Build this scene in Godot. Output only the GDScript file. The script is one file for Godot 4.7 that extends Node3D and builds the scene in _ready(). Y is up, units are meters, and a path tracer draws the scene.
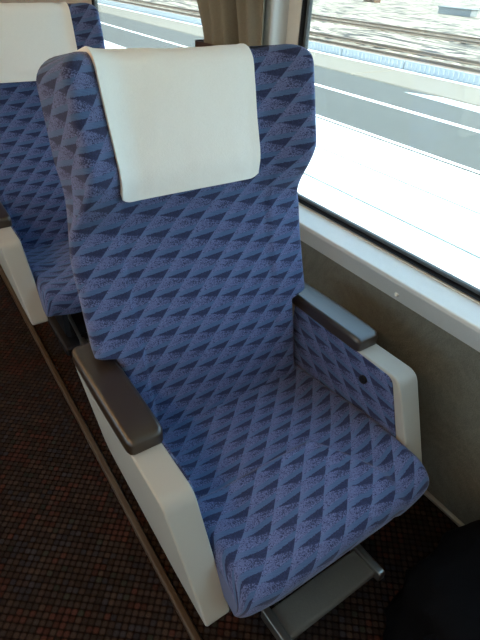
extends Node3D

# A reclining seat by a train window. The floor is y = 0, the seats face +z, the window wall is on +x.

# ---------------------------------------------------------------- mesh building
class Shape:
	var v := PackedVector3Array()
	var t := PackedVector2Array()

	func tri(a: Vector3, b: Vector3, c: Vector3, ta := Vector2.ZERO, tb := Vector2.ZERO, tc := Vector2.ZERO) -> void:
		v.append_array([a, b, c])
		t.append_array([ta, tb, tc])

	# rings of equal length, joined one to the next; turned so that the faces look outwards
	func loft(rings: Array, uvs: Array = [], closed := true, caps := true, around := false) -> void:
		var first := v.size()
		var n: int = rings[0].size()
		var m := rings.size()
		for i in (m if around else m - 1):
			var p: PackedVector3Array = rings[i]
			var q: PackedVector3Array = rings[(i + 1) % m]
			for j in (n if closed else n - 1):
				var k := (j + 1) % n
				if uvs.is_empty():
					tri(p[j], p[k], q[k])
					tri(p[j], q[k], q[j])
				else:
					var a: PackedVector2Array = uvs[i]
					var b: PackedVector2Array = uvs[(i + 1) % m]
					tri(p[j], p[k], q[k], a[j], a[j + 1], b[j + 1])
					tri(p[j], q[k], q[j], a[j], b[j + 1], b[j])
		if caps and not around:
			cap(rings[0], true)
			cap(rings[m - 1], false)
		outwards(first)

	func cap(ring: PackedVector3Array, back: bool) -> void:
		var c := Vector3.ZERO
		for p in ring:
			c += p
		c /= ring.size()
		for j in ring.size():
			var k := (j + 1) % ring.size()
			if back:
				tri(c, ring[k], ring[j])
			else:
				tri(c, ring[j], ring[k])

	func outwards(first: int) -> void:
		var volume := 0.0
		var c := v[first]
		for i in range(first, v.size(), 3):
			volume += (v[i] - c).dot((v[i + 1] - c).cross(v[i + 2] - c))
		if volume < 0:
			for i in range(first, v.size(), 3):
				var p := v[i + 1]
				v[i + 1] = v[i + 2]
				v[i + 2] = p
				var u := t[i + 1]
				t[i + 1] = t[i + 2]
				t[i + 2] = u

	# a box with chamfered edges
	func box(lo: Vector3, hi: Vector3, r := 0.003) -> void:
		var rings := []
		r = minf(r, 0.49 * minf(hi.x - lo.x, minf(hi.y - lo.y, hi.z - lo.z)))
		for s in [[lo.y, r], [lo.y + r, 0.0], [hi.y - r, 0.0], [hi.y, r]]:
			var e: float = s[1]
			var y: float = s[0]
			var a := lo.x + e
			var b := hi.x - e
			var c := lo.z + e
			var d := hi.z - e
			var k := r if e == 0.0 else 0.0
			rings.append(PackedVector3Array([Vector3(a + k, y, c), Vector3(b - k, y, c), Vector3(b, y, c + k), Vector3(b, y, d - k), Vector3(b - k, y, d), Vector3(a + k, y, d), Vector3(a, y, d - k), Vector3(a, y, c + k)]))
		loft(rings)

	# an outline in two axes carried along the third (0 x: outline is z,y; 2 z: outline is x,y; 1 y: outline is x,z), its end edges rounded by r
	func extrude(outline: PackedVector2Array, axis: int, from: float, to: float, r := 0.004, steps := 3) -> void:
		var rings := []
		for k in steps + 1:
			var a := float(k) / steps * PI / 2 if r > 0 else 0.0
			rings.append(ring(inset(outline, r * (1 - sin(a))), axis, from + r * (1 - cos(a))))
		for k in steps + 1:
			var a := float(steps - k) / steps * PI / 2 if r > 0 else 0.0
			rings.append(ring(inset(outline, r * (1 - sin(a))), axis, to - r * (1 - cos(a))))
		if r <= 0:
			rings = [ring(outline, axis, from), ring(outline, axis, to)]
		loft(rings)

	static func ring(o: PackedVector2Array, axis: int, at: float) -> PackedVector3Array:
		var out := PackedVector3Array()
		for p in o:
			out.append(Vector3(at, p.y, p.x) if axis == 0 else Vector3(p.x, at, p.y) if axis == 1 else Vector3(p.x, p.y, at))
		return out

	static func inset(o: PackedVector2Array, d: float) -> PackedVector2Array:
		if d <= 0:
			return o
		var area := 0.0
		var n := o.size()
		for i in n:
			area += o[i].cross(o[(i + 1) % n])
		var out := PackedVector2Array()
		for i in n:
			var e := (o[i] - o[(i - 1 + n) % n]).normalized()
			var f := (o[(i + 1) % n] - o[i]).normalized()
			var bend := (e + f).normalized()
			var inner := Vector2(-bend.y, bend.x) * signf(area)
			out.append(o[i] + inner * d / maxf(0.5, bend.dot(e)))
		return out

	func mesh(angle := 38.0) -> ArrayMesh:
		var count := v.size() / 3
		var flat := PackedVector3Array()
		var unit := PackedVector3Array()
		var at := {}
		for i in count:
			var c := (v[3 * i + 1] - v[3 * i]).cross(v[3 * i + 2] - v[3 * i])
			flat.append(c)
			unit.append(c.normalized())
			for k in 3:
				var key := Vector3i((v[3 * i + k] * 20000.0).round())
				if at.has(key):
					at[key].append(i)
				else:
					at[key] = [i]
		var least := cos(deg_to_rad(angle))
		var nv := PackedVector3Array()
		var nt := PackedVector2Array()
		var nn := PackedVector3Array()
		for i in count:
			if flat[i].length_squared() < 1e-20:
				continue
			for k in [0, 2, 1]:
				var p := v[3 * i + k]
				var sum := Vector3.ZERO
				for j in at[Vector3i((p * 20000.0).round())]:
					if unit[j].dot(unit[i]) > least:
						sum += flat[j]
				nv.append(p)
				nt.append(t[3 * i + k])
				nn.append(sum.normalized() if sum.length_squared() > 0 else unit[i])
		var a := []
		a.resize(Mesh.ARRAY_MAX)
		a[Mesh.ARRAY_VERTEX] = nv
		a[Mesh.ARRAY_NORMAL] = nn
		a[Mesh.ARRAY_TEX_UV] = nt
		var out := ArrayMesh.new()
		out.add_surface_from_arrays(Mesh.PRIMITIVE_TRIANGLES, a)
		return out


# an outline whose corners (x, y, radius) are rounded
func rounded(corners: Array, steps := 5) -> PackedVector2Array:
	var out := PackedVector2Array()
	var n := corners.size()
	for i in n:
		var p := Vector2(corners[i][0], corners[i][1])
		var r: float = corners[i][2]
		var a := Vector2(corners[(i - 1 + n) % n][0], corners[(i - 1 + n) % n][1]) - p
		var b := Vector2(corners[(i + 1) % n][0], corners[(i + 1) % n][1]) - p
		if r <= 0:
			out.append(p)
			continue
		var half := absf(a.angle_to(b)) / 2
		var back := minf(r / tan(half), 0.49 * minf(a.length(), b.length()))
		var s := p + a.normalized() * back
		var e := p + b.normalized() * back
		for k in steps + 1:
			var f := float(k) / steps
			out.append(s.lerp(p, f).lerp(p.lerp(e, f), f))
	return out


var taken := {}

func numbered(called: String) -> String:
	var n: int = taken.get(called, 0)
	taken[called] = n + 1
	return called if n == 0 else "%s_%03d" % [called, n]

func build(called: String, shape: Shape, m: Material, parent: Node = null, angle := 38.0) -> MeshInstance3D:
	return place(called, shape.mesh(angle), m, parent)

func place(called: String, mesh: Mesh, m: Material, parent: Node = null) -> MeshInstance3D:
	var o := MeshInstance3D.new()
	o.mesh = mesh
	o.material_override = m
	if parent:
		o.name = called
		parent.add_child(o, true)
	else:
		o.name = numbered(called)
		add_child(o, true)
	return o

func thing(called: String, at: Vector3, label: String, category: String, group := "") -> Node3D:
	var o := Node3D.new()
	o.name = numbered(called)
	add_child(o, true)
	o.position = at
	return tag(o, label, category, group)

func tag(o: Node3D, label: String, category: String, group := "") -> Node3D:
	o.set_meta("label", label)
	o.set_meta("category", category)
	if group:
		o.set_meta("group", group)
	return o

func structure(called: String, label := "") -> Node3D:
	var o := Node3D.new()
	o.name = called
	add_child(o, true)
	return as_structure(o, label)

func as_structure(o: Node3D, label := "") -> Node3D:
	o.set_meta("kind", "structure")
	if label:
		o.set_meta("label", label)
		o.set_meta("category", String(o.name).get_slice("_", 0))
	return o


# ---------------------------------------------------------------- materials
func paint(color: Color, rough := 0.6, metal := 0.0, spec := 0.5) -> StandardMaterial3D:
	var m := StandardMaterial3D.new()
	m.albedo_color = color
	m.roughness = rough
	m.metallic = metal
	m.metallic_specular = spec
	return m

func rgb(r: float, g: float, b: float) -> Color:
	return Color(r / 255.0, g / 255.0, b / 255.0)

# mottled colour from fine and coarse noise, laid on by place in the world
func mottled(dark: Color, light: Color, rough: float, size: float, seed_: int, fine := 0.35, world := true, px := 256, bump := 0.0, gain := 1.0) -> StandardMaterial3D:
	var coarse := FastNoiseLite.new()
	coarse.seed = seed_
	coarse.frequency = 1.0
	coarse.fractal_octaves = 4
	var rng := RandomNumberGenerator.new()
	rng.seed = seed_
	var im := Image.create(px, px, false, Image.FORMAT_RGB8)
	var hm := Image.create(px, px, false, Image.FORMAT_RGB8)
	for y in px:
		for x in px:
			# wrapped on a torus so that the tile repeats without a seam
			var a := TAU * x / px
			var b := TAU * y / px
			var n := coarse.get_noise_3d(2.2 * cos(a) + 1.3 * cos(b), 2.2 * sin(a) + 1.3 * sin(b), 2.2 * sin(b) + cos(b + a))
			var g := rng.randf()
			var f := clampf(0.5 + gain * n * 0.9 * (1 - fine) + (g - 0.5) * fine, 0, 1)
			im.set_pixel(x, y, dark.lerp(light, f))
			hm.set_pixel(x, y, Color(f, f, f))
	var m := paint(Color.WHITE, rough)
	m.albedo_texture = ImageTexture.create_from_image(im)
	m.uv1_triplanar = true
	m.uv1_world_triplanar = world
	m.uv1_scale = Vector3.ONE / size
	if bump > 0:
		hm.bump_map_to_normal_map(bump)
		m.normal_enabled = true
		m.normal_texture = ImageTexture.create_from_image(hm)
	return m

const TILE := Vector2(0.418, 0.1672)

# the seat cloth: slanting columns of dark triangles, speckled mauve and steel blue bands; UVs are metres over TILE
func moquette() -> StandardMaterial3D:
	var w := 768
	var h := 308
	var rng := RandomNumberGenerator.new()
	rng.seed = 7
	var along := Vector2(0.066, -0.0176)   # from column to column
	var down := Vector2(-0.044, -0.044)    # down a column
	var det := along.cross(down)
	var grain := PackedFloat32Array()
	grain.resize(w * h)
	for i in w * h:
		grain[i] = rng.randf()
	var im := Image.create(w, h, false, Image.FORMAT_RGB8)
	var hm := Image.create(w, h, false, Image.FORMAT_RGB8)
	var mauve := rgb(102, 112, 152)
	var shade := rgb(56, 65, 101)
	var navy := rgb(38, 45, 73)
	var steel := rgb(70, 95, 130)
	for y in h:
		for x in w:
			var p := Vector2(float(x) / w * TILE.x, -float(y) / h * TILE.y)
			var a := p.cross(down) / det
			var b := along.cross(p) / det
			var u := a - floorf(a)                    # 0 at the left diagonal, 1 at the right
			var g := grain[y * w + x]
			var g2 := grain[((y / 2) * w + x / 4) % (w * h)]
			var g3 := grain[((y / 5) * w + x / 6 + 9000) % (w * h)]
			var q := b - 0.54 * (1 - u) + (g2 - 0.5) * 0.05    # 0 along the upper edge of each dark triangle
			q -= floorf(q)
			var low := q + 0.54 * (1 - u)             # falls straight below the tip
			var c: Color
			var speck := g2 * 0.55 + g3 * 0.45
			if q > 0.70:
				# smooth steel band with fine cross ribs
				var rib := 0.5 + 0.5 * sin(TAU * (p.x * 0.2 + p.y) / 0.006)
				c = steel.lerp(shade, 0.18 * rib + 0.15 * g2)
				c = c.lerp(mauve, 0.45 * smoothstep(0.55, 0.0, u))
			elif low < 0.45 + (g2 - 0.5) * 0.12:
				c = navy.lerp(shade, 0.5 if speck > 0.62 else 0.05)
			else:
				# mauve ground, thick with dark specks below the triangle and clearer towards the left
				var dark := smoothstep(0.0, 0.9, u) * smoothstep(0.85, 0.42, q)
				c = mauve.lerp(navy, 0.85) if speck < 0.26 + 0.36 * dark else mauve.lerp(shade, 0.45 * g3)
			c = c.lerp(Color(c.r * 1.15, c.g * 1.15, c.b * 1.12), g)
			im.set_pixel(x, y, c)
			var e := 0.35 + 0.6 * g
			hm.set_pixel(x, y, Color(e, e, e))
	im.generate_mipmaps()
	hm.bump_map_to_normal_map(1.2)
	var m := paint(Color.WHITE, 0.95, 0.0, 0.25)
	m.albedo_texture = ImageTexture.create_from_image(im)
	m.normal_enabled = true
	m.normal_scale = 0.5
	m.normal_texture = ImageTexture.create_from_image(hm)
	m.rim_enabled = true
	m.rim = 0.35
	m.rim_tint = 0.6
	return m

# loop-pile carpet: a tilted grid of small tufts in browns, a few of them rust, slate or green
func carpet() -> StandardMaterial3D:
	var cells := 36
	var each := 14
	var px := cells * each
	var rng := RandomNumberGenerator.new()
	rng.seed = 21
	var blot := FastNoiseLite.new()
	blot.seed = 5
	blot.frequency = 0.11
	var tones := [rgb(56, 46, 41), rgb(61, 50, 43), rgb(53, 46, 42), rgb(70, 45, 38), rgb(52, 50, 53), rgb(49, 51, 44)]
	var im := Image.create(px, px, false, Image.FORMAT_RGB8)
	var hm := Image.create(px, px, false, Image.FORMAT_RGB8)
	for cy in cells:
		for cx in cells:
			var n := blot.get_noise_2d(cx, cy) + rng.randf_range(-0.35, 0.35)
			var kind := 3 if n > 0.34 else 4 if n < -0.38 else 5 if rng.randf() < 0.04 else rng.randi_range(0, 2)
			var c: Color = tones[kind]
			c = c * rng.randf_range(0.70, 0.98)
			for j in each:
				for i in each:
					var d := Vector2(i - (each - 1) / 2.0, j - (each - 1) / 2.0) / (each / 2.0)
					var e := clampf(1.25 - pow(absf(d.x), 3.0) - pow(absf(d.y), 3.0), 0.0, 1.0)
					var g := rng.randf_range(0.85, 1.1)
					im.set_pixel(cx * each + i, cy * each + j, (rgb(22, 16, 14).lerp(c, e) * g))
					hm.set_pixel(cx * each + i, cy * each + j, Color(e, e, e))
	hm.bump_map_to_normal_map(3.0)
	var m := paint(Color.WHITE, 1.0, 0.0, 0.15)
	m.albedo_texture = ImageTexture.create_from_image(im)
	m.normal_enabled = true
	m.normal_texture = ImageTexture.create_from_image(hm)
	return m

var cloth: StandardMaterial3D
var plastic: StandardMaterial3D
var leather: StandardMaterial3D
var linen: StandardMaterial3D
var dark_metal: StandardMaterial3D
var chrome: StandardMaterial3D
var rubber: StandardMaterial3D
var glass: StandardMaterial3D


# ---------------------------------------------------------------- the seat
const HEIGHT := 0.988       # of the backrest along its slope
const HEAD := 0.62          # where the head section begins to swell
const TOP_ROUND := 0.04

func back_half_width(s: float) -> float:
	var w := lerpf(0.298, 0.354, smoothstep(0.270, 0.292, s))
	w = lerpf(w, 0.322, smoothstep(0.55, 0.74, s))
	var rc := 0.055
	if s > HEIGHT - rc:
		w -= rc - sqrt(maxf(0, rc * rc - pow(s - (HEIGHT - rc), 2)))
	return w

func back_front(x: float, s: float) -> float:
	var q := absf(x) / 0.33
	var n := -0.012 + 0.012 * exp(-pow((s - 0.24) / 0.16, 2.0))
	var head := smoothstep(HEAD - 0.03, HEAD + 0.13, s)
	n += head * (0.05 + 0.075 * smoothstep(0.50, 1.0, q))
	n += (1 - head) * 0.007 * smoothstep(0.62, 0.72, q)
	n -= (1 - head) * 0.006 * exp(-pow((absf(x) - 0.222) / 0.007, 2.0))
	return n

func back_rear(s: float) -> float:
	return lerpf(-0.10, -0.045, smoothstep(0.35, 0.95, s))

func make_backrest(parent: Node3D) -> MeshInstance3D:
	var heights := []
	for i in 9:
		heights.append([-0.06 + 0.036 * i, 0.0])
	for i in 8:
		heights.append([0.262 + 0.006 * i, 0.0])
	for i in 52:
		heights.append([0.312 + (HEIGHT - TOP_ROUND - 0.312) * (i + 1) / 52.0, 0.0])
	for i in 7:
		var a := (i + 1) / 7.0 * PI / 2
		heights.append([HEIGHT - TOP_ROUND + TOP_ROUND * sin(a), TOP_ROUND * (1 - cos(a))])
	var across := 84
	var rings := []
	var uvs := []
	for hs in heights:
		var s: float = hs[0]
		var thin: float = hs[1]
		var w := back_half_width(s)
		var w_rear := w - 0.012 + 0.034 * smoothstep(0.55, 0.8, s)
		var lean := -0.012 * (1 - smoothstep(0.5, 0.75, s))
		var pts := PackedVector3Array()
		var r := 0.022
		var edge := 0.0
		for i in across + 1:
			var q := -1.0 + 2.0 * i / across
			q = sin(q * PI / 2) * 0.55 + q * 0.45
			var x := q * w
			var n := back_front(x, s) - thin
			if absf(x) > w - r:
				var d := (absf(x) - (w - r)) / r
				n -= r * (1 - sqrt(maxf(0.0, 1 - d * d)))
			pts.append(Vector3(x, s, n))
			edge = n
		var rear := back_rear(s) + thin * 0.7
		rear = minf(rear, edge - 0.004)
		pts.append(Vector3(lerpf(w, w_rear, 0.5), s, lerpf(edge, rear + 0.015, 0.5)))
		pts.append(Vector3(w_rear, s, rear + 0.015))
		pts.append(Vector3(w_rear - 0.015, s, rear))
		for i in 5:
			pts.append(Vector3((w_rear - 0.03) * (1 - 2 * (i + 1) / 6.0), s, rear - 0.012))
		pts.append(Vector3(-w_rear + 0.015, s, rear))
		pts.append(Vector3(-w_rear, s, rear + 0.015))
		pts.append(Vector3(-lerpf(w, w_rear, 0.5), s, lerpf(edge, rear + 0.015, 0.5)))
		for i in pts.size():
			pts[i] += Vector3(lean, 0, 0)
		rings.append(pts)
		var uv := PackedVector2Array()
		# u runs with the cloth round the edge; zero in the middle of the front
		var middle := across / 2
		var run := PackedFloat32Array([0.0])
		for i in pts.size():
			var d := pts[i].distance_to(pts[(i + 1) % pts.size()])
			run.append(run[i] + d)
		for i in run.size():
			uv.append(Vector2((run[i] - run[middle]) / TILE.x, -s / TILE.y))
		# on the left edge the seam falls at the first front point, which takes the flow of the front
		uvs.append(uv)
	var sh := Shape.new()
	sh.loft(rings, uvs)
	return build("backrest", sh, cloth, parent, 50)

func cushion_top(x: float, z: float) -> float:
	# x from the middle of the seat
	var y := lerpf(0.388, 0.436, smoothstep(-0.93, -0.52, z))
	y += 0.012 * smoothstep(0.20, 0.30, absf(x))
	# the padded front, its seam running across and then out to both sides
	var bend := smoothstep(0.082, 0.098, x)
	var zb := -0.618 + maxf(0.0, x - 0.090) * 1.885
	var d := (z - zb) / lerpf(1.0, 2.13, bend)
	y -= 0.014 * smoothstep(0.004 + 0.008 * bend, -0.007 - 0.010 * bend, d)
	y += 0.008 * exp(-pow((d - 0.012) / 0.013, 2.0)) * smoothstep(-0.44, -0.50, zb)
	return y

func make_cushion(parent: Node3D) -> void:
	var half := 0.318
	var xs := []
	for i in 7:
		var a := i / 7.0 * PI / 2
		xs.append([-half + 0.03 * (1 - cos(a)), 0.03 * (1 - sin(a))])
	for i in 78:
		xs.append([lerpf(-half + 0.03, half - 0.03, i / 77.0), 0.0])
	for i in 7:
		var a := (6 - i) / 7.0 * PI / 2
		xs.append([half - 0.03 * (1 - cos(a)), 0.03 * (1 - sin(a))])
	var rings := []
	var uvs := []
	for xv in xs:
		var x: float = xv[0]
		var e: float = xv[1]
		var pts := PackedVector3Array()
		pts.append(Vector3(x, 0.30 + e, -0.955))
		for i in 78:
			var z := lerpf(-0.955, -0.435, i / 77.0)
			pts.append(Vector3(x, cushion_top(x, z) - e, z))
		var ytop := cushion_top(x, -0.435) - e
		var bow := 0.012 * (1 - pow(x / half, 6.0))
		# the front roll
		for i in 14:
			var a := (i + 1) / 14.0 * PI * 0.80
			pts.append(Vector3(x, ytop - (0.058 - e * 0.4) * (1 - cos(a)), -0.435 + (0.080 - e * 0.6 + bow) * sin(minf(a, PI / 2)) - (0.02 * (1 - sin(a)) if a > PI / 2 else 0.0)))
		pts.append(Vector3(x, 0.325 + e, -0.43))
		pts.append(Vector3(x, 0.30 + e, -0.55))
		rings.append(pts)
		var uv := PackedVector2Array()
		var run := 0.0
		for i in pts.size() + 1:
			uv.append(Vector2((x + signf(x) * e * 0.5) / TILE.x, run / TILE.y))
			run += pts[i % pts.size()].distance_to(pts[(i + 1) % pts.size()])
		uvs.append(uv)
	var sh := Shape.new()
	sh.loft(rings, uvs)
	build("seat_cushion", sh, cloth, parent, 50)

# side: -1 by the aisle, 1 by the window; x is measured from the seat's middle
func make_arm(parent: Node3D, side: int) -> void:
	var inner := 0.322 * side
	var outer := 0.400 * side
	var o := rounded([[-1.115, 0.585, 0.03], [-0.545, 0.600, 0.045], [-0.400, 0.292, 0.012], [-0.56, 0.286, 0.03], [-0.98, 0.325, 0.08]], 6)
	var sh := Shape.new()
	sh.extrude(o, 0, minf(inner, outer), maxf(inner, outer), 0.006, 3)
	# the outer face draws in a little towards the foot
	for i in sh.v.size():
		var p := sh.v[i]
		p.x -= side * (0.026 if absf(p.x) > 0.36 else 0.012) * clampf((0.60 - p.y) / 0.31, 0, 1)
		sh.v[i] = p
	var arm := build("armrest", sh, plastic, parent)
	# the pad
	var rings := []
	var along := [[-1.105, 0.45, -0.010], [-1.102, 0.75, -0.004], [-1.092, 0.92, 0.0], [-1.075, 1.0, 0.0], [-0.98, 1.02, 0.002], [-0.85, 1.02, 0.003], [-0.74, 1.0, 0.002], [-0.712, 0.97, 0.0], [-0.702, 0.88, -0.006], [-0.698, 0.75, -0.014]]
	for a in along:
		var w: float = 0.0465 * a[1]
		var top: float = 0.634 + a[2] + (a[0] + 0.9) * 0.02
		var cr := rounded([[-w, 0.596, 0.004], [-w, top, 0.016], [w, top, 0.016], [w, 0.596, 0.004]], 6)
		var ring := PackedVector3Array()
		for p in cr:
			ring.append(Vector3(0.358 * side + p.x, p.y, a[0]))
		rings.append(ring)
	var pad := Shape.new()
	pad.loft(rings)
	build("arm_pad", pad, leather, arm, 60)
	# cloth panel let into the inner face, with the reclining button on the window side
	var f := rounded([[-0.99, 0.594, 0.004], [-0.566, 0.594, 0.034], [-0.477, 0.38, 0.01], [-0.58, 0.335, 0.01], [-0.99, 0.345, 0.02]], 6)
	var fs := Shape.new()
	var x0 := minf(inner, inner - 0.006 * side)
	fs.extrude(f, 0, x0, x0 + 0.006, 0.002, 2)
	for i in fs.v.size():
		fs.v[i].x -= side * 0.012 * clampf((0.60 - fs.v[i].y) / 0.31, 0, 1)
		fs.t[i] = Vector2(fs.v[i].z * -side / TILE.x, -fs.v[i].y / TILE.y)
	build("inner_panel", fs, cloth, arm)
	if side > 0:
		var b := PackedVector2Array()
		for i in 20:
			b.append(Vector2(-0.652 + 0.014 * cos(TAU * i / 20), 0.527 + 0.014 * sin(TAU * i / 20)))
		var bs := Shape.new()
		bs.extrude(b, 0, inner - 0.016, inner - 0.006, 0.003, 3)
		var button := build("recline_button", bs, rubber, arm)
		button.set_meta("label", "black round recline button")

func make_base(parent: Node3D) -> void:
	var p := Shape.new()
	p.box(Vector3(-0.25, 0.0, -0.86), Vector3(0.25, 0.05, -0.50), 0.01)
	p.box(Vector3(-0.22, 0.045, -0.82), Vector3(0.22, 0.29, -0.56), 0.02)
	p.box(Vector3(-0.30, 0.285, -0.92), Vector3(0.30, 0.32, -0.45), 0.01)
	build("pedestal", p, dark_metal, parent)
	# the folding foot rest below the front of the cushion
	var f := Shape.new()
	f.extrude(rounded([[-0.402, 0.150, 0.006], [-0.318, 0.158, 0.010], [-0.316, 0.136, 0.006], [-0.402, 0.122, 0.006]]), 0, -0.185, 0.122, 0.006, 3)
	var rest := build("footrest", f, board, parent)
	for s in [-1, 1]:
		var c := Shape.new()
		var x: float = -0.205 if s < 0 else 0.120
		c.extrude(rounded([[-0.412, 0.160, 0.008], [-0.300, 0.167, 0.012], [-0.300, 0.130, 0.010], [-0.412, 0.116, 0.008]]), 0, x, x + 0.022, 0.004, 3)
		c.extrude(rounded([[-0.56, 0.20, 0.008], [-0.40, 0.150, 0.008], [-0.40, 0.130, 0.008], [-0.56, 0.17, 0.008]]), 0, x + 0.004, x + 0.016, 0.003, 2)
		build("bracket", c, chrome, rest)

var board: StandardMaterial3D

func make_seat(at: Vector3, recline: float, label: String, back_x := 0.0) -> Node3D:
	var seat := thing("reclining_seat", at, label, "seat", "reclining seats in a row beside the windows")
	var back := make_backrest(seat)
	back.position = Vector3(back_x, 0.38, -0.90)
	back.rotation.x = -deg_to_rad(recline)
	make_cushion(seat)
	make_arm(seat, -1)
	make_arm(seat, 1)
	make_base(seat)
	return seat

# the white cloth folded over the head of the backrest, in the backrest's own axes
func make_cover(at: Vector3, recline: float, left: float, right: float, low: float, label: String) -> void:
	var wrinkle := FastNoiseLite.new()
	wrinkle.seed = 11
	wrinkle.frequency = 4.5
	var path := []                                  # height, how far into the top rounding, front or rear
	for i in 34:
		path.append([lerpf(low, HEIGHT - TOP_ROUND, i / 33.0), 0.0, 1])
	for i in 6:
		var a := (i + 1) / 7.0 * PI / 2
		path.append([HEIGHT - TOP_ROUND + TOP_ROUND * sin(a), TOP_ROUND * (1 - cos(a)), 1])
	for i in 6:
		var a := (6 - i) / 7.0 * PI / 2
		path.append([HEIGHT - TOP_ROUND + TOP_ROUND * sin(a), TOP_ROUND * (1 - cos(a)) * 0.7, -1])
	for i in 10:
		path.append([lerpf(HEIGHT - TOP_ROUND, 0.80, i / 9.0), 0.0, -1])
	var rings := []
	var columns := 40
	for c in columns + 1:
		var f := float(c) / columns
		var x0 := lerpf(left, right, f)
		var outer := PackedVector3Array()
		var inner := PackedVector3Array()
		for k in path.size():
			var s: float = path[k][0]
			var x := x0 - 0.014 * (1 - f) * smoothstep(low, HEIGHT, s) + 0.004 * f * smoothstep(low, HEIGHT, s)
			var thin: float = path[k][1]
			var hem := 0.0
			var from_edge := minf(minf(f, 1 - f) * (right - left), (s - low) if path[k][2] > 0 else 1.0)
			if from_edge < 0.011:
				hem = 0.002
			var lift := 0.0055 + 0.0040 * wrinkle.get_noise_2d(x, s)
			# the lower hem's corners are a little rounded and it hangs a trifle free
			if path[k][2] > 0:
				var corner := maxf(0.0, 0.028 - minf(f, 1 - f) * (right - left))
				s += corner * corner * 14.0 * clampf(1 - (s - low) / 0.05, 0, 1)
				lift += 0.006 * pow(clampf(1 - (s - low) / 0.12, 0, 1), 2.0)
			var n: float
			var way := Vector2(0, 1)                 # along (s, n)
			if path[k][2] > 0:
				n = back_front(x, s) - thin
			else:
				n = back_rear(s) + thin - 0.012
			if thin > 0 or s > HEIGHT - TOP_ROUND:
				var up := clampf((s - (HEIGHT - TOP_ROUND)) / TOP_ROUND, 0, 1)
				way = Vector2(up, sqrt(maxf(0.0, 1 - up * up)) * path[k][2])
			else:
				way = Vector2(0, path[k][2])
			outer.append(Vector3(x, s + way.x * (lift + 0.0022 + hem), n + way.y * (lift + 0.0022 + hem)))
			inner.append(Vector3(x, s + way.x * lift, n + way.y * lift))
		inner.reverse()
		outer.append_array(inner)
		rings.append(outer)
	var sh := Shape.new()
	sh.loft(rings)
	# the end faces are long thin strips, so close them along the sheet rather than from a middle point
	var o := build("headrest_cover", sh, linen, null, 55)
	tag(o, label, "headrest cover", "white headrest covers on the seats")
	o.position = at + Vector3(0.0, 0.38, -0.90)
	o.rotation.x = -deg_to_rad(recline)


# ---------------------------------------------------------------- windows
func frame_ring(shape: Shape, z0: float, z1: float, y0: float, y1: float, r: float, x: float, depth: float, wide: float) -> void:
	# a rounded frame in the plane of the window wall
	var mid := rounded([[z0, y0, r], [z1, y0, r], [z1, y1, r], [z0, y1, r]], 8)
	var out := Shape.inset(mid, wide)
	var rings := []
	for i in mid.size():
		var a := mid[i]
		var b := out[i]
		var m := a.lerp(b, 0.5)
		rings.append(PackedVector3Array([Vector3(x + depth, a.y, a.x), Vector3(x + depth * 0.3, a.y, a.x), Vector3(x, m.y, m.x), Vector3(x + depth * 0.3, b.y, b.x), Vector3(x + depth, b.y, b.x)]))
	shape.loft(rings, [], true, false, true)

func make_window(number: int, z0: float, z1: float, y0: float, y1: float, x: float, label: String) -> void:
	var w := structure("window_%d" % number, label)
	var s := signf(x)
	var g := Shape.new()
	frame_ring(g, z0, z1, y0, y1, 0.075, x, 0.035 * s, 0.010)
	build("gasket", g, rubber, w, 30)
	var g2 := Shape.new()
	frame_ring(g2, z0 + 0.012, z1 - 0.012, y0 + 0.012, y1 - 0.012, 0.066, x + 0.010 * s, 0.02 * s, 0.010)
	build("glazing_lip", g2, lip, w, 30)
	var p := Shape.new()
	p.extrude(rounded([[z0 + 0.01, y0 + 0.01, 0.07], [z1 - 0.01, y0 + 0.01, 0.07], [z1 - 0.01, y1 - 0.01, 0.07], [z0 + 0.01, y1 - 0.01, 0.07]], 6), 0, minf(x + 0.020 * s, x + 0.026 * s), maxf(x + 0.020 * s, x + 0.026 * s), 0.0, 1)
	build("pane", p, glass, w, 20)

var lip: StandardMaterial3D

func window_wall(called: String, x0: float, x1: float, holes: Array, m: Material, lower: Material, low_x0: float, low_x1: float, label: String) -> void:
	var root := structure(called, label)
	var wall := CSGBox3D.new()
	wall.name = "wall_panel"
	wall.size = Vector3(x1 - x0, 1.80, 7.6)
	wall.position = Vector3((x0 + x1) / 2, 0.70 + 0.90, -1.2)
	wall.material = m
	root.add_child(wall, true)
	for h in holes:
		var c := CSGPolygon3D.new()
		c.name = "opening"
		c.operation = CSGShape3D.OPERATION_SUBTRACTION
		# the outline lies in the polygon's x,y; turned so that its x runs along z
		var o := PackedVector2Array()
		for p in rounded([[-h[1], h[2], 0.075], [-h[0], h[2], 0.075], [-h[0], h[3], 0.075], [-h[1], h[3], 0.075]], 8):
			o.append(p)
		c.polygon = o
		c.depth = 0.4
		c.material = m
		c.rotation.y = PI / 2
		c.position = Vector3(0.2, -wall.position.y, -wall.position.z)
		wall.add_child(c, true)
	var l := Shape.new()
	l.box(Vector3(low_x0, -0.05, -5.0), Vector3(low_x1, 0.72, 2.6), 0.0)
	build("lower_panel", l, lower, root)


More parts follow.
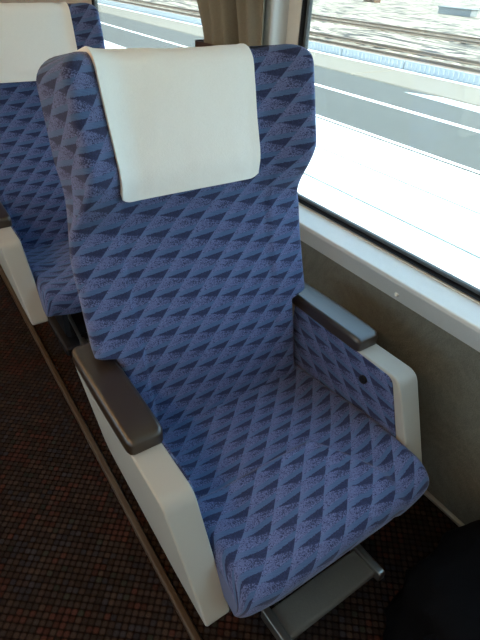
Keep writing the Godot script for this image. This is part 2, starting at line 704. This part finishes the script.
# ---------------------------------------------------------------- the scene
func _ready() -> void:
	# camera
	var cam := Camera3D.new()
	cam.name = "camera"
	cam.transform = Transform3D(Basis(Vector3(0.829, 0.0455, 0.5574), Vector3(0.2977, 0.8078, -0.5087), Vector3(-0.4734, 0.5877, 0.6562)).orthonormalized(), Vector3(0, 1.5, 0))
	cam.fov = rad_to_deg(2 * atan(320.0 / 485.0))
	cam.near = 0.02
	cam.far = 600
	add_child(cam)
	cam.current = true
	# sky and exposure
	var env := Environment.new()
	var sky := Sky.new()
	var sm := ProceduralSkyMaterial.new()
	sm.sky_top_color = Color(0.52, 0.68, 0.80)
	sm.sky_horizon_color = Color(0.80, 0.89, 0.92)
	sm.ground_horizon_color = Color(0.75, 0.75, 0.72)
	sm.ground_bottom_color = Color(0.5, 0.5, 0.48)
	sm.sky_energy_multiplier = 1.3
	sky.sky_material = sm
	env.background_mode = Environment.BG_SKY
	env.sky = sky
	env.ambient_light_source = Environment.AMBIENT_SOURCE_SKY
	env.tonemap_mode = Environment.TONE_MAPPER_LINEAR
	env.tonemap_exposure = 3.2
	env.sdfgi_enabled = true
	env.ssao_enabled = true
	env.ssil_enabled = true
	var we := WorldEnvironment.new()
	we.name = "environment"
	we.environment = env
	add_child(we)
	# the sun stands along the line of the train, so it does not shine in
	var sun := DirectionalLight3D.new()
	sun.name = "sun"
	sun.light_color = Color(0.99, 1.0, 0.93)
	sun.light_energy = 1.6
	sun.light_angular_distance = 0.6
	sun.shadow_enabled = true
	add_child(sun)
	sun.look_at_from_position(Vector3(0.0, 8.0, 6.0), Vector3.ZERO)

	# materials
	cloth = moquette()
	plastic = paint(rgb(168, 169, 160), 0.42, 0.0, 0.4)
	leather = paint(rgb(46, 36, 25), 0.33, 0.0, 0.7)
	linen = mottled(rgb(236, 238, 231), rgb(244, 245, 239), 0.95, 0.12, 3, 0.8, false, 128, 0.6)
	dark_metal = paint(rgb(28, 28, 30), 0.55, 0.3)
	chrome = paint(rgb(150, 150, 144), 0.30, 0.9)
	rubber = paint(rgb(22, 22, 22), 0.55, 0.0, 0.4)
	lip = paint(rgb(74, 78, 78), 0.5, 0.0, 0.4)
	board = mottled(rgb(76, 78, 74), rgb(92, 94, 88), 0.8, 0.1, 9, 0.8, false, 128, 0.5)
	glass = paint(Color(0.82, 0.90, 0.88, 0.10), 0.02, 0.0, 0.5)
	glass.transparency = BaseMaterial3D.TRANSPARENCY_ALPHA
	var felt := mottled(rgb(92, 95, 86), rgb(119, 121, 110), 0.95, 0.5, 31, 0.6, true, 256, 1.0)
	var panel := mottled(rgb(214, 213, 204), rgb(222, 221, 212), 0.55, 0.6, 41, 0.5)
	var sill_paint := mottled(rgb(226, 230, 224), rgb(236, 239, 233), 0.45, 0.4, 43, 0.6)
	var steel := paint(rgb(204, 208, 207), 0.38, 0.15)

	# the car body
	var floor_ := MeshInstance3D.new()
	var fs := Shape.new()
	fs.box(Vector3(-1.95, -0.12, -5.0), Vector3(1.25, 0.0, 2.6), 0.0)
	var turn := deg_to_rad(40.0)
	for i in fs.v.size():
		var p := Vector2(fs.v[i].x, fs.v[i].z)
		fs.t[i] = p.rotated(-turn) / (36 * 0.0190)
	floor_ = build("floor", fs, carpet())
	as_structure(floor_, "dark brown flecked carpet of the aisle and seat bays")
	var cs := Shape.new()
	cs.box(Vector3(-2.0, 2.38, -5.0), Vector3(1.35, 2.48, 2.6), 0.0)
	as_structure(build("ceiling", cs, panel), "pale panelled train ceiling above the frame")
	for e in [["wall_back", -5.08, -5.0], ["wall_front", 2.6, 2.68]]:
		var s := Shape.new()
		s.box(Vector3(-2.0, -0.12, e[1]), Vector3(1.35, 2.48, e[2]), 0.0)
		as_structure(build(e[0], s, panel), "pale end wall of the carriage, %s" % ("behind the rear seats" if e[0] == "wall_back" else "behind the photographer"))
	var y0 := 0.770
	var y1 := 1.72
	window_wall("wall_right", 1.215, 1.245, [[-1.442, 0.42, y0, y1], [-3.40, -1.645, y0, y1], [0.62, 2.3, y0, y1]], panel, felt, 1.2, 1.30, "window side wall with grey green felt below and pale panels above")
	make_window(1, -1.442, 0.42, y0, y1, 1.214, "large window right beside the front seat")
	make_window(2, -3.40, -1.645, y0, y1, 1.214, "window beside the rear seat, past the curtain")
	make_window(3, 0.62, 2.3, y0, y1, 1.214, "window ahead of the front seat, out of the picture")
	window_wall("wall_left", -2.0, -1.915, [[-1.442, 0.42, y0, y1], [-3.40, -1.645, y0, y1], [0.62, 2.3, y0, y1]], panel, felt, -2.0, -1.9, "wall on the far side of the aisle with three windows")
	make_window(4, -1.442, 0.42, y0, y1, -1.914, "window across the aisle from the front seat")
	make_window(5, -3.40, -1.645, y0, y1, -1.914, "window across the aisle from the rear seat")
	make_window(6, 0.62, 2.3, y0, y1, -1.914, "window across the aisle, behind the photographer")

	# the sill: a sloping top and a face that leans back to the felt
	var ss := Shape.new()
	ss.extrude(rounded([[1.26, 0.640, 0], [1.199, 0.640, 0], [1.139, 0.734, 0.004], [1.135, 0.750, 0.006], [1.2145, 0.766, 0.004], [1.26, 0.768, 0]], 4), 2, -4.98, 2.58, 0.0)
	var sill := build("trim_1", ss, sill_paint, null, 25)
	as_structure(sill, "pale painted window sill running below both windows")
	for z in [-0.779, -2.05]:
		var ring := PackedVector2Array()
		for i in 14:
			ring.append(Vector2(z + 0.007 * cos(TAU * i / 14), 0.678 + 0.007 * sin(TAU * i / 14)))
		var c := Shape.new()
		c.extrude(ring, 0, 1.166, 1.19, 0.003, 2)
		build("screw_cap", c, sill_paint, sill)
	# floor rail along the aisle, wall foot strip and the post between the windows
	var rail := Shape.new()
	rail.extrude(rounded([[0.258, 0.0, 0], [0.258, 0.010, 0.003], [0.264, 0.016, 0.003], [0.279, 0.016, 0.003], [0.283, 0.008, 0.002], [0.283, 0.0, 0]], 3), 2, -4.98, 2.58, 0.0)
	as_structure(build("trim_2", rail, paint(rgb(84, 70, 54), 0.42, 0.55), null, 25), "brown metal floor rail along the foot of the seats")
	var foot := Shape.new()
	foot.extrude(rounded([[1.186, 0.0, 0], [1.186, 0.010, 0.003], [1.201, 0.014, 0.003], [1.201, 0.0, 0]], 3), 2, -4.98, 2.58, 0.0)
	as_structure(build("baseboard_right", foot, paint(rgb(168, 160, 144), 0.4, 0.5), null, 25), "thin metal strip where the carpet meets the felt wall")
	var post := Shape.new()
	post.extrude(rounded([[1.216, -1.628, 0], [1.150, -1.550, 0.015], [1.150, -1.510, 0.015], [1.216, -1.505, 0]], 6), 1, 0.745, 2.38, 0.0)
	as_structure(build("trim_3", post, steel, null, 30), "slim silver post between the curtain and the pale pillar")

	# seats
	make_seat(Vector3(0.622, 0, 0), 15.0, "blue triangle-patterned seat in front, its whole cushion in view")
	make_seat(Vector3(0.60, 0, -1.33), 15.5, "blue seat of the row behind, half hidden at upper left", -0.04)
	make_cover(Vector3(0.622, 0, 0), 15.0, -0.234, 0.166, 0.672, "white cloth headrest cover hanging over the front seat's back")
	make_cover(Vector3(0.56, 0, -1.33), 15.5, -0.220, 0.205, 0.700, "white cloth headrest cover on the rear seat at upper left corner")

	make_curtain()
	make_bag()
	make_lamps()
	make_outside()


func make_curtain() -> void:
	var c := thing("curtain", Vector3(1.118, 0.80, -1.745), "brown curtain gathered in folds beside the silver window post", "curtain")
	var rings := []
	var rng := FastNoiseLite.new()
	rng.seed = 4
	rng.frequency = 3.0
	for k in 25:
		var y := 1.42 * k / 24.0
		var tie := exp(-pow((y - 0.455) / 0.14, 2.0))
		var ring := PackedVector3Array()
		var inner := PackedVector3Array()
		for i in 73:
			var f := i / 72.0
			var z := 0.225 - f * 0.44 * (1 - 0.16 * tie + 0.05 * clampf(y - 0.5, 0, 1))
			var fold := 0.020 * sin(f * TAU * 5.0 + 0.8 * sin(y * 3.0)) * (1 - 0.35 * tie) + 0.008 * rng.get_noise_2d(f * 2.0, y)
			var deep := 0.10 * exp(-pow((f - 0.40) / 0.055, 2.0))
			ring.append(Vector3(fold + deep - 0.01, y, z))
			inner.append(Vector3(fold + deep - 0.006, y, z))
		inner.reverse()
		ring.append_array(inner)
		rings.append(ring)
	var sh := Shape.new()
	sh.loft(rings)
	var m := mottled(rgb(122, 116, 100), rgb(142, 136, 119), 0.95, 0.1, 61, 0.7, false, 128, 0.8)
	m.backlight_enabled = true
	m.backlight = Color(0.25, 0.21, 0.15)
	build("fabric", sh, m, c, 50)
	# the strap that ties it back
	var strap := Shape.new()
	var o := rounded([[-0.045, 0.19, 0.03], [0.055, 0.19, 0.03], [0.055, -0.165, 0.03], [-0.045, -0.165, 0.03]], 6)
	var rs := []
	for s in [[0.0, 0.430], [0.004, 0.430], [0.004, 0.462], [0.0, 0.462]]:
		rs.append(Shape.ring(Shape.inset(o, 0.004 - s[0]), 1, s[1]))
	strap.loft(rs, [], true, false, true)
	build("tieback", strap, paint(rgb(60, 40, 28), 0.8), c, 30)


func make_bag() -> void:
	var b := thing("bag", Vector3(0.895, 0, -0.01), "black soft fabric bag slumped on the carpet at lower right", "bag")
	var crease := FastNoiseLite.new()
	crease.seed = 17
	crease.frequency = 3.2
	crease.noise_type = FastNoiseLite.TYPE_SIMPLEX
	crease.fractal_type = FastNoiseLite.FRACTAL_RIDGED
	crease.fractal_octaves = 2
	var rings := []
	var steps := 30
	for k in steps + 1:
		var a := float(k) / steps
		var up := -cos(a * PI)                        # -1 below, 1 on top
		var y := 0.175 + 0.175 * signf(up) * pow(absf(up), 0.8)
		var wide := pow(maxf(0.0, 1 - pow(absf(up), 3.2)), 0.45)
		var ring := PackedVector3Array()
		for i in 64:
			var w := TAU * i / 64
			var cx := signf(cos(w)) * pow(absf(cos(w)), 0.75)
			var cz := signf(sin(w)) * pow(absf(sin(w)), 0.75)
			var slump := 1.0 + 0.10 * (0.5 - a)
			var p := Vector3(cx * 0.265 * wide * slump, y, cz * 0.24 * wide * slump)
			var n := crease.get_noise_3d(p.x * 1.0 + p.y * 0.7, p.y * 1.2, p.z * 0.6 - p.x * 0.5)
			p += Vector3(cx, 0.35 * up, cz) * 0.030 * n * wide
			p.y = maxf(p.y, 0.0)
			ring.append(p)
		rings.append(ring)
	var sh := Shape.new()
	sh.loft(rings)
	var m := mottled(rgb(8, 9, 11), rgb(13, 15, 17), 0.75, 0.08, 71, 0.8, false, 128, 1.0)
	m.metallic_specular = 0.15
	build("body", sh, m, b, 60)
	# a carrying strap lying over the top
	var path := []
	for k in 21:
		var f := k / 20.0
		path.append(Vector3(lerpf(-0.24, 0.20, f), 0.27 + 0.10 * sin(f * PI), lerpf(-0.10, 0.12, f)))
	var rs := []
	for k in 21:
		var d: Vector3 = (path[mini(k + 1, 20)] - path[maxi(k - 1, 0)]).normalized()
		var side := d.cross(Vector3.UP).normalized() * 0.018
		var up := side.cross(d).normalized() * 0.003
		rs.append(PackedVector3Array([path[k] - side - up, path[k] + side - up, path[k] + side + up, path[k] - side + up]))
	var st := Shape.new()
	st.loft(rs)
	build("strap", st, paint(rgb(12, 13, 15), 0.95, 0.0, 0.1), b, 30)


func make_lamps() -> void:
	var glow := paint(rgb(255, 236, 208), 0.5)
	glow.emission_enabled = true
	glow.emission = Color(1.0, 0.75, 0.49)
	glow.emission_energy_multiplier = 1.0
	var housing := paint(rgb(225, 224, 218), 0.5)
	for i in 1:
		var x := -1.0
		var l := thing("ceiling_light", Vector3(x, 2.38, -1.2), "long warm ceiling lamp beyond the aisle", "lamp")
		var h := Shape.new()
		h.box(Vector3(-0.11, -0.035, -3.2), Vector3(0.11, 0.0, 3.2), 0.006)
		build("housing", h, housing, l)
		var d := Shape.new()
		d.box(Vector3(-0.085, -0.050, -3.15), Vector3(0.085, -0.034, 3.15), 0.005)
		build("diffuser", d, glow, l)
		var a := AreaLight3D.new()
		a.name = "lamp_light"
		a.area_size = Vector2(0.17, 6.3)
		a.light_color = Color(1.0, 0.75, 0.49)
		a.light_energy = 1.15
		a.shadow_enabled = true
		a.rotation.x = -PI / 2
		a.position.y = -0.056
		l.add_child(a, true)


func make_outside() -> void:
	var lvl := -0.20
	# railway yard ground: pale ballast and dry earth
	var yard := mottled(rgb(30, 27, 23), rgb(176, 166, 146), 0.95, 7.0, 81, 0.30, true, 512, 0.0, 2.6)
	yard.uv1_scale = Vector3(1 / 5.0, 1 / 5.0, 1 / 16.0)
	var asphalt := mottled(rgb(61, 63, 60), rgb(69, 71, 68), 0.9, 2.5, 83, 0.5)
	var paving := mottled(rgb(212, 220, 214), rgb(222, 230, 224), 0.9, 1.5, 85, 0.6)
	var concrete := mottled(rgb(101, 97, 86), rgb(113, 108, 97), 0.9, 1.5, 87, 0.5)
	var white := paint(rgb(236, 238, 236), 0.7)
	var rust := paint(rgb(118, 100, 84), 0.7, 0.2)
	var s := Shape.new()
	s.box(Vector3(-160, lvl - 0.5, -240), Vector3(240, lvl - 0.12, 160), 0.0)
	as_structure(build("ground", s, yard), "pale ballast and dry earth of the railway yard")
	# pavement of slabs
	var pave := structure("sidewalk", "sunlit pale pavement of slabs beside the train")
	var bed := Shape.new()
	bed.box(Vector3(1.62, lvl - 0.3, -40), Vector3(5.18, lvl - 0.055, 20), 0.0)
	build("bed", bed, paint(rgb(40, 36, 32), 0.9), pave)
	var edges := [1.65, 2.64, 3.40, 4.16, 5.12]
	for k in 4:
		var sl := Shape.new()
		sl.box(Vector3(edges[k] + 0.020, lvl - 0.06, 0.003), Vector3(edges[k + 1] - 0.020, lvl, 1.497), 0.006)
		var me := sl.mesh()
		for i in 26:
			var o := place("slab", me, paving, pave)
			o.position.z = -30.0 + 1.5 * i
	# road
	var road := structure("road", "grey asphalt road with thin white lines")
	var r := Shape.new()
	r.box(Vector3(5.18, lvl - 0.3, -90), Vector3(8.30, lvl - 0.02, 40), 0.0)
	build("asphalt", r, asphalt, road)
	for line in [[5.20, 5.27], [6.76, 6.88]]:
		var l := Shape.new()
		l.box(Vector3(line[0], lvl - 0.021, -90), Vector3(line[1], lvl - 0.016, 40), 0.001)
		build("painted_line", l, white, road)
	var wedge := Shape.new()
	wedge.extrude(PackedVector2Array([Vector2(7.98, -6.30), Vector2(8.27, -5.7), Vector2(8.27, -1.0), Vector2(7.85, -1.0), Vector2(7.88, -4.6)]), 1, lvl - 0.021, lvl - 0.016, 0.0)
	build("painted_patch", wedge, paint(rgb(196, 206, 206), 0.7), road)
	# concrete strip in lengths, and the low ribbed barrier before the tracks
	var strip := structure("path", "pale concrete strip between road and low barrier")
	var c := Shape.new()
	c.box(Vector3(8.31, lvl - 0.3, 0.01), Vector3(9.72, lvl, 4.99), 0.02)
	var cm := c.mesh()
	for i in 14:
		place("concrete_length", cm, concrete, strip).position.z = -58.0 + 5.0 * i
	var bw := structure("trim_4", "low pale blue ribbed barrier between road and tracks")
	var pale := paint(rgb(158, 165, 168), 0.6)
	var pn := Shape.new()
	pn.box(Vector3(9.90, lvl - 0.1, 0.01), Vector3(9.95, lvl + 0.19, 1.99), 0.006)
	for i in 16:
		pn.box(Vector3(9.888, lvl, 0.04 + 0.122 * i), Vector3(9.905, lvl + 0.16, 0.10 + 0.122 * i), 0.006)
	var pm := pn.mesh()
	for i in 30:
		place("barrier_panel", pm, pale, bw).position.z = -52.0 + 2.0 * i
	var lw := Shape.new()
	lw.box(Vector3(9.72, lvl - 0.1, -60), Vector3(9.83, lvl + 0.01, 12), 0.006)
	build("white_edge", lw, white, bw)
	var cope := Shape.new()
	cope.box(Vector3(9.93, lvl - 0.1, -60), Vector3(10.02, lvl + 0.20, 12), 0.01)
	build("back_rail", cope, rust, bw)
	# two tracks
	var k := 0
	for x in [12.55, 18.2]:
		var t := thing("railway_track", Vector3(x, lvl - 0.20, 0), "rusty railway track nearer to the low barrier" if k == 0 else "rusty railway track farther out across the yard", "track", "railway tracks outside the windows")
		for sx in [-1, 1]:
			var rl := Shape.new()
			var cx: float = 0.62 * sx
			rl.extrude(PackedVector2Array([Vector2(cx - 0.07, 0.10), Vector2(cx - 0.07, 0.115), Vector2(cx - 0.015, 0.135), Vector2(cx - 0.015, 0.165), Vector2(cx - 0.036, 0.172), Vector2(cx - 0.036, 0.20), Vector2(cx + 0.036, 0.20), Vector2(cx + 0.036, 0.172), Vector2(cx + 0.015, 0.165), Vector2(cx + 0.015, 0.135), Vector2(cx + 0.07, 0.115), Vector2(cx + 0.07, 0.10)]), 2, -110, 30, 0.0)
			build("rail", rl, rust, t, 20)
		var slp := Shape.new()
		slp.box(Vector3(-1.05, -0.05, -0.12), Vector3(1.05, 0.102, 0.12), 0.015)
		var sm := slp.mesh()
		for i in 60:
			var o := place("sleeper", sm, concrete, t)
			o.position.z = -42.0 + 0.75 * i
		k += 1
	# small things standing across the yard
	var box := thing("trackside_box", Vector3(31.2, lvl - 0.12, -22.0), "long low grey box lying beyond the second track", "box")
	var b1 := Shape.new()
	b1.box(Vector3(-0.35, 0.0, -1.2), Vector3(0.35, 0.35, 1.2), 0.03)
	build("body", b1, paint(rgb(110, 116, 118), 0.7), box)
	var b2 := Shape.new()
	b2.box(Vector3(-0.40, 0.35, -1.25), Vector3(0.40, 0.42, 1.25), 0.02)
	build("lid", b2, paint(rgb(104, 112, 114), 0.7), box)
	var cab := thing("trackside_cabinet", Vector3(35.4, lvl - 0.12, -33.2), "small brown cabinet far out in the yard, at the top of the window", "cabinet")
	var c1 := Shape.new()
	c1.box(Vector3(-0.4, 0.0, -0.6), Vector3(0.4, 1.1, 0.6), 0.03)
	build("body", c1, paint(rgb(84, 62, 44), 0.7), cab)
	var c2 := Shape.new()
	c2.box(Vector3(-0.45, 1.1, -0.65), Vector3(0.45, 1.18, 0.65), 0.02)
	build("roof", c2, paint(rgb(96, 84, 70), 0.7), cab)
